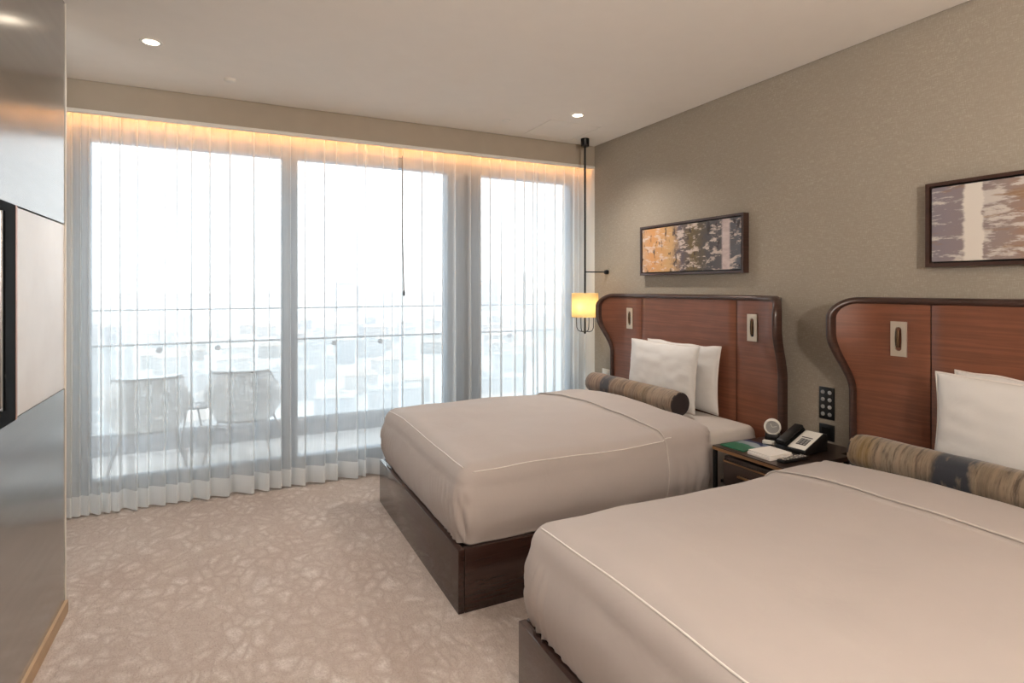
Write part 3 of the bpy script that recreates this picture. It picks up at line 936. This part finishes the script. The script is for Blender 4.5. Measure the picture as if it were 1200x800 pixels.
B1 = (2.375, 3.875); B2 = (.285, 1.785)
HB1, HB2 = 3.09, 1.035
make_bed('dark wood framed bed nearest the window', *B1)
make_bed('dark wood framed bed nearest the camera, its foot cut off by the frame', *B2)
make_duvet('white duvet with turned-down band on the bed nearest the window', *B1, 2.)
make_duvet('white duvet with turned-down band on the bed nearest the camera', *B2, 9.)
make_headboard('brown leather winged headboard nearest the window, under the amber painting', HB1)
make_headboard('brown leather winged headboard nearest the camera, under the rust and grey painting', HB2)
G = 'white pillows against the headboards'
ZP = .632
def stand(x, y, H, lean, label, seed, W=.70, T=.15, rz=0):
    superpillow('pillow', W, H, T, 'pillow_linen', label, (x, y, ZP+H/2*math.cos(lean)), (lean, 0, PI/2+rz), G, seed)
# local -Y faces the room after the turn
stand(2.700, 3.135, .44, .10, 'front white pillow on the bed nearest the window, behind the brown bolster', 1., .70, .115)
stand(2.808, 3.06, .44, .06, 'back white pillow leaning on the headboard nearest the window', 5., .72, .085)
stand(2.700, 1.045, .46, .10, 'front white pillow on the bed nearest the camera, behind the grey brown bolster', 8., .72, .115)
stand(2.808, 1.02, .46, .06, 'back white pillow leaning on the headboard nearest the camera', 12., .72, .085)
bolster('brown striped velvet bolster on the bed nearest the window', (2.54, 3.25, .714), 'bolster_velvet')
bolster('grey brown striped velvet bolster on the bed nearest the camera', (2.54, 1.145, .714), 'bolster_velvet_grey')

# ------------------------------------------------------------------ nightstand
NX, NY0, NY1, NZ = 2.335, 1.835, 2.295, .60
ns = thing('nightstand', 'dark wood nightstand with thin brass lines between the two beds', 'nightstand', (NX, (NY0+NY1)/2, 0))
def npart(name, bm, m, parent=None, sm=30):
    bmesh.ops.translate(bm, verts=bm.verts[:], vec=(-NX, -(NY0+NY1)/2, 0)); return obj(name, bm, m, parent or ns, sm)
bm = bmesh.new(); add_box(bm, (NX, NY0, NZ-.022), (2.80, NY1, NZ)); add_box(bm, (2.80, 1.885, NZ-.022), (WX-.004, 2.24, NZ))
top = npart('table_top', bm, 'night_wood')
npart('edge_strip', box_bm((NX-.003, NY0, NZ-.020), (NX-.0005, NY1, NZ-.006)), 'brass', top)
for x in (NX+.001, 2.775):
    for y in (NY0, NY1-.018):
        npart('leg', box_bm((x, y, 0), (x+.018, y+.018, NZ-.023), .001), 'black_metal')
npart('carcass', box_bm((NX+.03, NY0+.045, .19), (2.79, NY1-.055, NZ-.045), .002), 'night_wood')
npart('carcass_rail', box_bm((NX+.04, NY0+.018, .40), (NX+.06, NY1-.018, .415)), 'black_metal')
for i in range(2):
    z1 = NZ-.060-i*.155
    d = npart('drawer', box_bm((NX+.016, NY0+.05, z1-.135), (NX+.029, NY1-.06, z1), .002), 'night_wood')
    npart('drawer_strip', box_bm((NX+.012, NY0+.052, z1-.012), (NX+.0155, NY1-.062, z1-.005)), 'brass', d)
    npart('handle', box_bm((NX+.004, NY0+.13, z1-.072), (NX+.0155, NY1-.16, z1-.060), .002), 'brass', d)

mg = obj('magazine', box_bm((-.105, -.075, 0), (.105, .075, .006), .001), 'magazine_cover'); mg.location = (2.475, 2.200, NZ+.0005); mg.rotation_euler = (0, 0, .02)
tag(mg, 'green and blue magazine lying on the nightstand corner', 'magazine')
npd = thing('notepad', 'white notepad on its shallow tray at the nightstand edge', 'notepad', (2.445, 2.02, NZ+.0005), -.03)
obj('tray', box_bm((-.08, -.07, 0), (.08, .07, .016), .002), 'beige_panel', npd, 30)
obj('paper_block', box_bm((-.076, -.066, .0165), (.076, .066, .024), .001), 'paper', npd)
# alarm clock with round silver face
ck = thing('alarm_clock', 'small round silver alarm clock on a black stand on the nightstand', 'clock', (2.69, 2.205, NZ+.0005), .66)
obj('stand', box_bm((-.03, -.038, 0), (.045, .038, .045), .006), 'black_plastic', ck, 40)
bm = bmesh.new(); add_lathe(bm, [(0, .022), (.036, .022), (.043, .015), (.044, -.008), (.042, -.014), (.037, -.016), (.034, -.012)], (-.012, 0, .082), 'X', 40, close=False); obj('case', bm, 'white_plastic', ck, 40)
bm = bmesh.new(); add_lathe(bm, [(0, -.010), (.035, -.010), (.035, -.006), (0, -.006)], (-.012, 0, .082), 'X', 40)
fc = obj('dial', bm, 'grey_plastic', ck, 40)
bm = bmesh.new(); add_tube(bm, [(-.0235, 0, .082), (-.0235, .010, .100)], .0015, 6); add_tube(bm, [(-.0235, 0, .082), (-.0235, -.022, .088)], .0012, 6); obj('hands', bm, 'white_plastic', fc)
sc_ = thing('card_holder', 'small white card block in front of the alarm clock', 'card holder', (2.612, 2.165, NZ+.0005), .45)
obj('block', box_bm((-.014, -.030, 0), (.014, .030, .022), .003), 'white_plastic', sc_, 40)
obj('base_plate', box_bm((-.02, -.05, 0), (-.0145, .036, .006), .001), 'black_plastic', sc_)
# desk phone: wedge with pale face, keypad, handset
ph = thing('desk_phone', 'black desk phone with a pale face on the nightstand', 'phone', (2.655, 2.02, NZ+.001), .08)
bm = bmesh.new()
pr_ = [(-.075, 0), (.125, 0), (.125, .085), (.095, .092), (-.075, .024)]
for s in (0,):
    a = [bm.verts.new((x, -.085, z)) for x, z in pr_]; b = [bm.verts.new((x, .080, z)) for x, z in pr_]
    bm.faces.new(a); bm.faces.new(b[::-1])
    for k in range(5): bm.faces.new([a[k], a[(k+1) % 5], b[(k+1) % 5], b[k]])
bevel(bm, .004)
obj('phone_body', bm, 'black_plastic', ph, 40)
sl = math.atan2(.092-.024, .17)
def on_face(o): o.location = (-.075, 0, .0245); o.rotation_euler = (0, -sl, 0); return o
fp = on_face(obj('face_plate', box_bm((.006, -.081, .0), (.176, .012, .004), .002), 'white_plastic', ph, 40)); fp['label'] = 'pale face plate'
on_face(obj('keypad_panel', box_bm((.040, -.064, .0042), (.098, -.012, .0055), .001), 'black_plastic', ph, 40))
for r_ in range(4):
    for c_ in range(3):
        on_face(obj('key', box_bm((.044+r_*.0135, -.061+c_*.017, .0056), (.054+r_*.0135, -.049+c_*.017, .0075), .001), 'grey_plastic', ph))
on_face(obj('display', box_bm((.108, -.064, .0042), (.114, -.006, .0052)), 'black_plastic', ph))
bm = bmesh.new()
add_box(bm, (.0, .020, .012), (.180, .070, .032)); bevel(bm, .008, 3)
hs = on_face(obj('handset', bm, 'black_plastic', ph, 50))
bm = bmesh.new(); add_box(bm, (.002, .018, .002), (.045, .072, .014)); add_box(bm, (.135, .018, .002), (.178, .072, .014)); on_face(obj('handset_cup', bm, 'black_plastic', ph))
# remotes
def remote(label, loc, rz, L):
    r_ = thing('remote_control', label, 'remote control', loc, rz, 'remote controls on the nightstand')
    obj('remote_body', box_bm((-L/2, -.022, 0), (L/2, .022, .016), .005), 'black_plastic', r_, 40)
    n = 8
    for i in range(n):
        for j in (-1, 0, 1):
            x = -L/2+.018+i*(L-.036)/(n-1)
            obj('button', box_bm((x-.0055, j*.012-.004, .0162), (x+.0055, j*.012+.004, .019), .001), 'silver' if (i+j) % 3 else 'white_plastic', r_)
    return r_
remote('black remote control with silver buttons on the nightstand edge beside the phone', (2.475, 1.91, NZ+.0005), .0, .18)

# wall plates
def plate(name, label, cat, y0, y1, z0, z1, m='black_plastic'):
    r_ = thing(name, label, cat, (WX, (y0+y1)/2, (z0+z1)/2))
    w, h = (y1-y0)/2, (z1-z0)/2
    obj('cover_plate', box_bm((-.009, -w, -h), (-.0002, w, h), .002), m, r_, 40); return r_
sw = plate('light_switch', 'tall black switch panel with eight round buttons on the wall between the headboards', 'switch', 2.012, 2.098, .728, .903)
for i in range(4):
    for j in (-1, 1):
        bm = bmesh.new(); add_lathe(bm, [(.011, -.008), (.011, -.0115), (.009, -.013), (0, -.0125)], (0, j*.020, .060-i*.040), 'X', 16, close=False)
        obj('button', bm, 'silver' if (i, j) in ((0, -1), (2, -1), (1, -1)) else 'grey_plastic', sw, 50)
so = plate('wall_socket', 'square black socket plate on the wall below the switch panel', 'socket', 2.012, 2.098, .612, .700)
obj('socket_insert', box_bm((-.011, -.026, -.026), (-.0092, .026, .026), .001), 'black_metal', so)
lp = plate('light_switch', 'small pale switch plate on the wall beside the window, behind the bolster', 'switch', 4.06, 4.17, .64, .74, 'white_plastic')
obj('rocker', box_bm((-.013, -.034, -.034), (-.0092, .034, .034), .002), 'white_plastic', lp, 40)

# ------------------------------------------------------------------ pictures
def picture(label, cat, y0, y1, z0, z1, art, fm):
    cy, cz = (y0+y1)/2, (z0+z1)/2; w, h = (y1-y0)/2, (z1-z0)/2
    r_ = thing('wall_painting', label, cat, (WX, cy, cz), 0, 'framed abstract paintings')
    bm = bmesh.new(); f, dp = .016, .05
    for a, b in (((-dp, -w, -h), (-.001, -w+f, h)), ((-dp, w-f, -h), (-.001, w, h)), ((-dp, -w+f, -h), (-.001, w-f, -h+f)), ((-dp, -w+f, h-f), (-.001, w-f, h))): add_box(bm, a, b)
    obj('frame', bm, fm, r_)
    ins = f+.008
    obj('canvas', box_bm((-.044, -w+ins, -h+ins), (-.012, w-ins, h-ins), .001), art, r_)
    obj('backing', box_bm((-.011, -w+f, -h+f), (-.002, w-f, h-f)), 'black_plastic', r_)
picture('framed amber and grey abstract painting above the headboard nearest the window', 'painting', 2.585, 3.60, 1.545, 1.925, 'painting_amber', 'rim_wood')
picture('framed rust and grey abstract painting above the headboard nearest the camera', 'painting', .52, 1.535, 1.545, 1.93, 'painting_rust', 'rim_wood')

# ------------------------------------------------------------------ pendant lamp
PX, PY = 2.705, 4.10
pd = thing('pendant_lamp', 'amber drum pendant lamp on a long black rod beside the window', 'lamp', (PX, PY, CZ))
def lz(z): return z-CZ
bm = bmesh.new(); add_lathe(bm, [(0, 0), (.036, 0), (.036, -.062), (.033, -.066), (0, -.066)]); obj('canopy', bm, 'black_metal', pd, 40)
bm = bmesh.new(); add_tube(bm, [(0, 0, -.06), (0, 0, lz(1.07))], .0085, 10); obj('rod', bm, 'black_metal', pd, 60)
bm = bmesh.new(); add_tube(bm, [(0, 0, lz(1.585)), (WX-PX-.01, 0, lz(1.585))], .005, 8)
add_lathe(bm, [(0, -.030), (.017, -.028), (.020, -.018), (.020, -.0005), (0, -.0005)], (WX-PX, 0, lz(1.585)), 'X', 20); obj('wall_arm', bm, 'black_metal', pd, 50)
SZ0, SZ1, SR = 1.20, 1.405, .113
bm = bmesh.new(); add_lathe(bm, [(SR, lz(SZ0)), (SR, lz(SZ1)), (SR-.003, lz(SZ1)), (SR-.003, lz(SZ0)), (SR, lz(SZ0))], seg=48, close=False); sh = obj('lamp_shade', bm, 'lamp_shade_fabric', pd, 40)
bm = bmesh.new()
for k in range(3):
    a = k*2*PI/3; add_tube(bm, [(0, 0, lz(SZ1-.01)), ((SR-.004)*math.cos(a), (SR-.004)*math.sin(a), lz(SZ1-.01))], .002, 6)
obj('shade_spider', bm, 'black_metal', sh)
for k in range(4):
    a = k*PI/2+.55; ca, sa = math.cos(a), math.sin(a); rr = .080
    pts = [(0, 0, lz(1.078)), (rr*.5*ca, rr*.5*sa, lz(1.076)), (rr*.8*ca, rr*.8*sa, lz(1.084)), (rr*.97*ca, rr*.97*sa, lz(1.11)), (rr*ca, rr*sa, lz(1.16)), (rr*ca, rr*sa, lz(1.25))]
    bm = bmesh.new(); add_tube(bm, pts, .0034, 8); ar = obj('lamp_arm', bm, 'black_metal', pd, 60)
    bm = bmesh.new(); add_lathe(bm, [(0, 0), (.010, .0), (.012, .03), (.009, .06), (0, .075)], (rr*ca*.9, rr*sa*.9, lz(1.255)), seg=12); obj('bulb', bm, 'bulb_glow', ar, 60)
bm = bmesh.new(); add_lathe(bm, [(0, -.012), (.008, -.009), (.010, 0), (.008, .009), (0, .012)], (0, 0, lz(1.068)), seg=16); obj('finial', bm, 'black_metal', pd, 60)

# ------------------------------------------------------------------ ceiling fittings
def downlight(label, x, y, power, seen=True):
    d = thing('downlight', label, 'ceiling light', (x, y, CZ), 0, 'recessed ceiling downlights')
    bm = bmesh.new(); add_lathe(bm, [(.036, -.0005), (.038, -.004), (.050, -.004), (.053, -.0005)], seg=40, close=False); obj('ring', bm, 'trim_white', d, 40)
    bm = bmesh.new(); add_lathe(bm, [(0, -.0022), (.037, -.0022), (.037, -.0005), (0, -.0005)], seg=40); obj('lens', bm, 'downlight_glow', d)
    L = bpy.data.lights.new('downlight_lamp', 'SPOT'); L.energy = power; L.color = (1, .93, .85); L.spot_size = math.radians(130); L.spot_blend = 1; L.shadow_soft_size = .05
    lo = bpy.data.objects.new('lamp', L); C.objects.link(lo); lo.parent = d; lo.location = (0, 0, -.02)
DP = 40
downlight('bright recessed downlight in the ceiling nearest the glossy grey wall', -.375, 3.47, DP)
downlight('bright recessed downlight in the ceiling by the square hatch near the pendant lamp', 2.285, 3.56, DP)
for (x, y, lb) in ((-.2, 1.2, 'added unseen downlight overhead beside the glossy grey wall'), (.6, -.6, 'added unseen downlight overhead behind the camera'), (2.2, -1.2, 'added unseen downlight overhead in the back corner'), (.6, -2.0, 'added unseen downlight overhead by the rear wall')):  # extra downlights added out of view as fill for the room
    downlight(lb, x, y, DP)
fl = thing('fill_floor_lamp', 'added unseen fill lamp, tall and black, with an upturned bowl behind the camera', 'lamp', (.5, -1.5, 0))  # added lamp out of view, bounces soft fill light off the ceiling
bm = bmesh.new(); add_lathe(bm, [(0, 0), (.15, 0), (.15, .012), (.02, .025), (0, .025)], seg=40); obj('base', bm, 'black_metal', fl, 40)
bm = bmesh.new(); add_tube(bm, [(0, 0, .02), (0, 0, 1.72)], .012, 12); obj('pole', bm, 'black_metal', fl, 60)
bm = bmesh.new(); add_lathe(bm, [(.02, 1.70), (.12, 1.74), (.20, 1.82), (.196, 1.822), (.117, 1.746), (.02, 1.706)], seg=40); obj('bowl', bm, 'trim_white', fl, 40)
bm = bmesh.new(); add_lathe(bm, [(0, 1.73), (.03, 1.74), (.036, 1.78), (.02, 1.81), (0, 1.815)], seg=20); obj('bulb', bm, 'bulb_glow', fl, 60)
L = bpy.data.lights.new('fill_floor_lamp_light', 'POINT'); L.energy = 150; L.color = (1, .94, .87); L.shadow_soft_size = .06
lo = bpy.data.objects.new('lamp', L); C.objects.link(lo); lo.parent = fl; lo.location = (0, 0, 1.86)
sd = thing('smoke_detector', 'small round white disc detector on the ceiling above the middle of the curtains', 'smoke detector', (-.01, 3.88, CZ))
bm = bmesh.new(); add_lathe(bm, [(0, -.016), (.025, -.016), (.03, -.012), (.034, -.0005), (0, -.0005)], seg=32); obj('detector_body', bm, 'trim_white', sd, 40)
sp = thing('ceiling_sprinkler', 'tiny flat white sprinkler cap on the ceiling beside the hatch', 'sprinkler', (1.87, 3.91, CZ))
bm = bmesh.new(); add_lathe(bm, [(0, -.008), (.030, -.008), (.034, -.006), (.034, -.0005), (0, -.0005)], seg=32); obj('cap', bm, 'trim_white', sp, 40)

# ------------------------------------------------------------------ television
tv = thing('television', 'black framed television set flush in the glossy grey wall', 'television', (LX, 1.73, 1.37))
TY0, TY1 = 1.05-1.73, 2.475-1.73
bm = bmesh.new(); z0, z1 = TZ0+.002-1.37, TZ1-.006-1.37
fw = .095
for a, b in (((-.001, TY0, z0), (.012, TY0+fw, z1)), ((-.001, TY1-fw, z0), (.012, TY1, z1)), ((-.001, TY0+fw, z0), (.012, TY1-fw, z0+.05)), ((-.001, TY0+fw, z1-.03), (.012, TY1-fw, z1))): add_box(bm, a, b)
obj('bezel', bm, 'bezel_black', tv)
obj('screen', box_bm((-.001, TY0+fw, z0+.05), (.004, TY1-fw, z1-.03)), 'screen_glass', tv)
bm = bmesh.new(); add_box(bm, (.004, TY1-fw-.012, z0+.05), (.008, TY1-fw-.008, z1-.03)); add_box(bm, (.004, TY0+fw, z0+.056), (.008, TY1-fw-.008, z0+.060)); obj('screen_edge', bm, 'silver', tv)
obj('copper_edge', box_bm((-.001, TY1+.0005, z0), (.013, TY1+.016, z1)), 'copper', tv)

# ------------------------------------------------------------------ camera, world, look
cam = bpy.data.cameras.new('camera'); co = bpy.data.objects.new('camera', cam); C.objects.link(co)
cam.sensor_width = 36; cam.lens = 36*669/1200; cam.shift_y = -63/1200
cam.clip_start = .02; cam.clip_end = 20000
co.location = (0, 0, EYE); co.rotation_euler = (PI/2, 0, -math.radians(26.13))
bpy.context.scene.camera = co
w = bpy.data.worlds.new('sky'); bpy.context.scene.world = w; w.use_nodes = True
bg = w.node_tree.nodes['Background']; bg.inputs['Color'].default_value = (.89, .955, 1, 1); bg.inputs['Strength'].default_value = 1.5
vs = bpy.context.scene.view_settings
vs.view_transform = 'Standard'; vs.look = 'None'; vs.gamma = 1; vs.exposure = 1.05; vs.use_curve_mapping = False
cy_ = bpy.context.scene.cycles
cy_.max_bounces = 10; cy_.diffuse_bounces = 5; cy_.glossy_bounces = 4; cy_.transparent_max_bounces = 24; cy_.transmission_bounces = 6
cy_.sample_clamp_indirect = 6; cy_.use_denoising = True
cy_.caustics_reflective = False; cy_.caustics_refractive = False
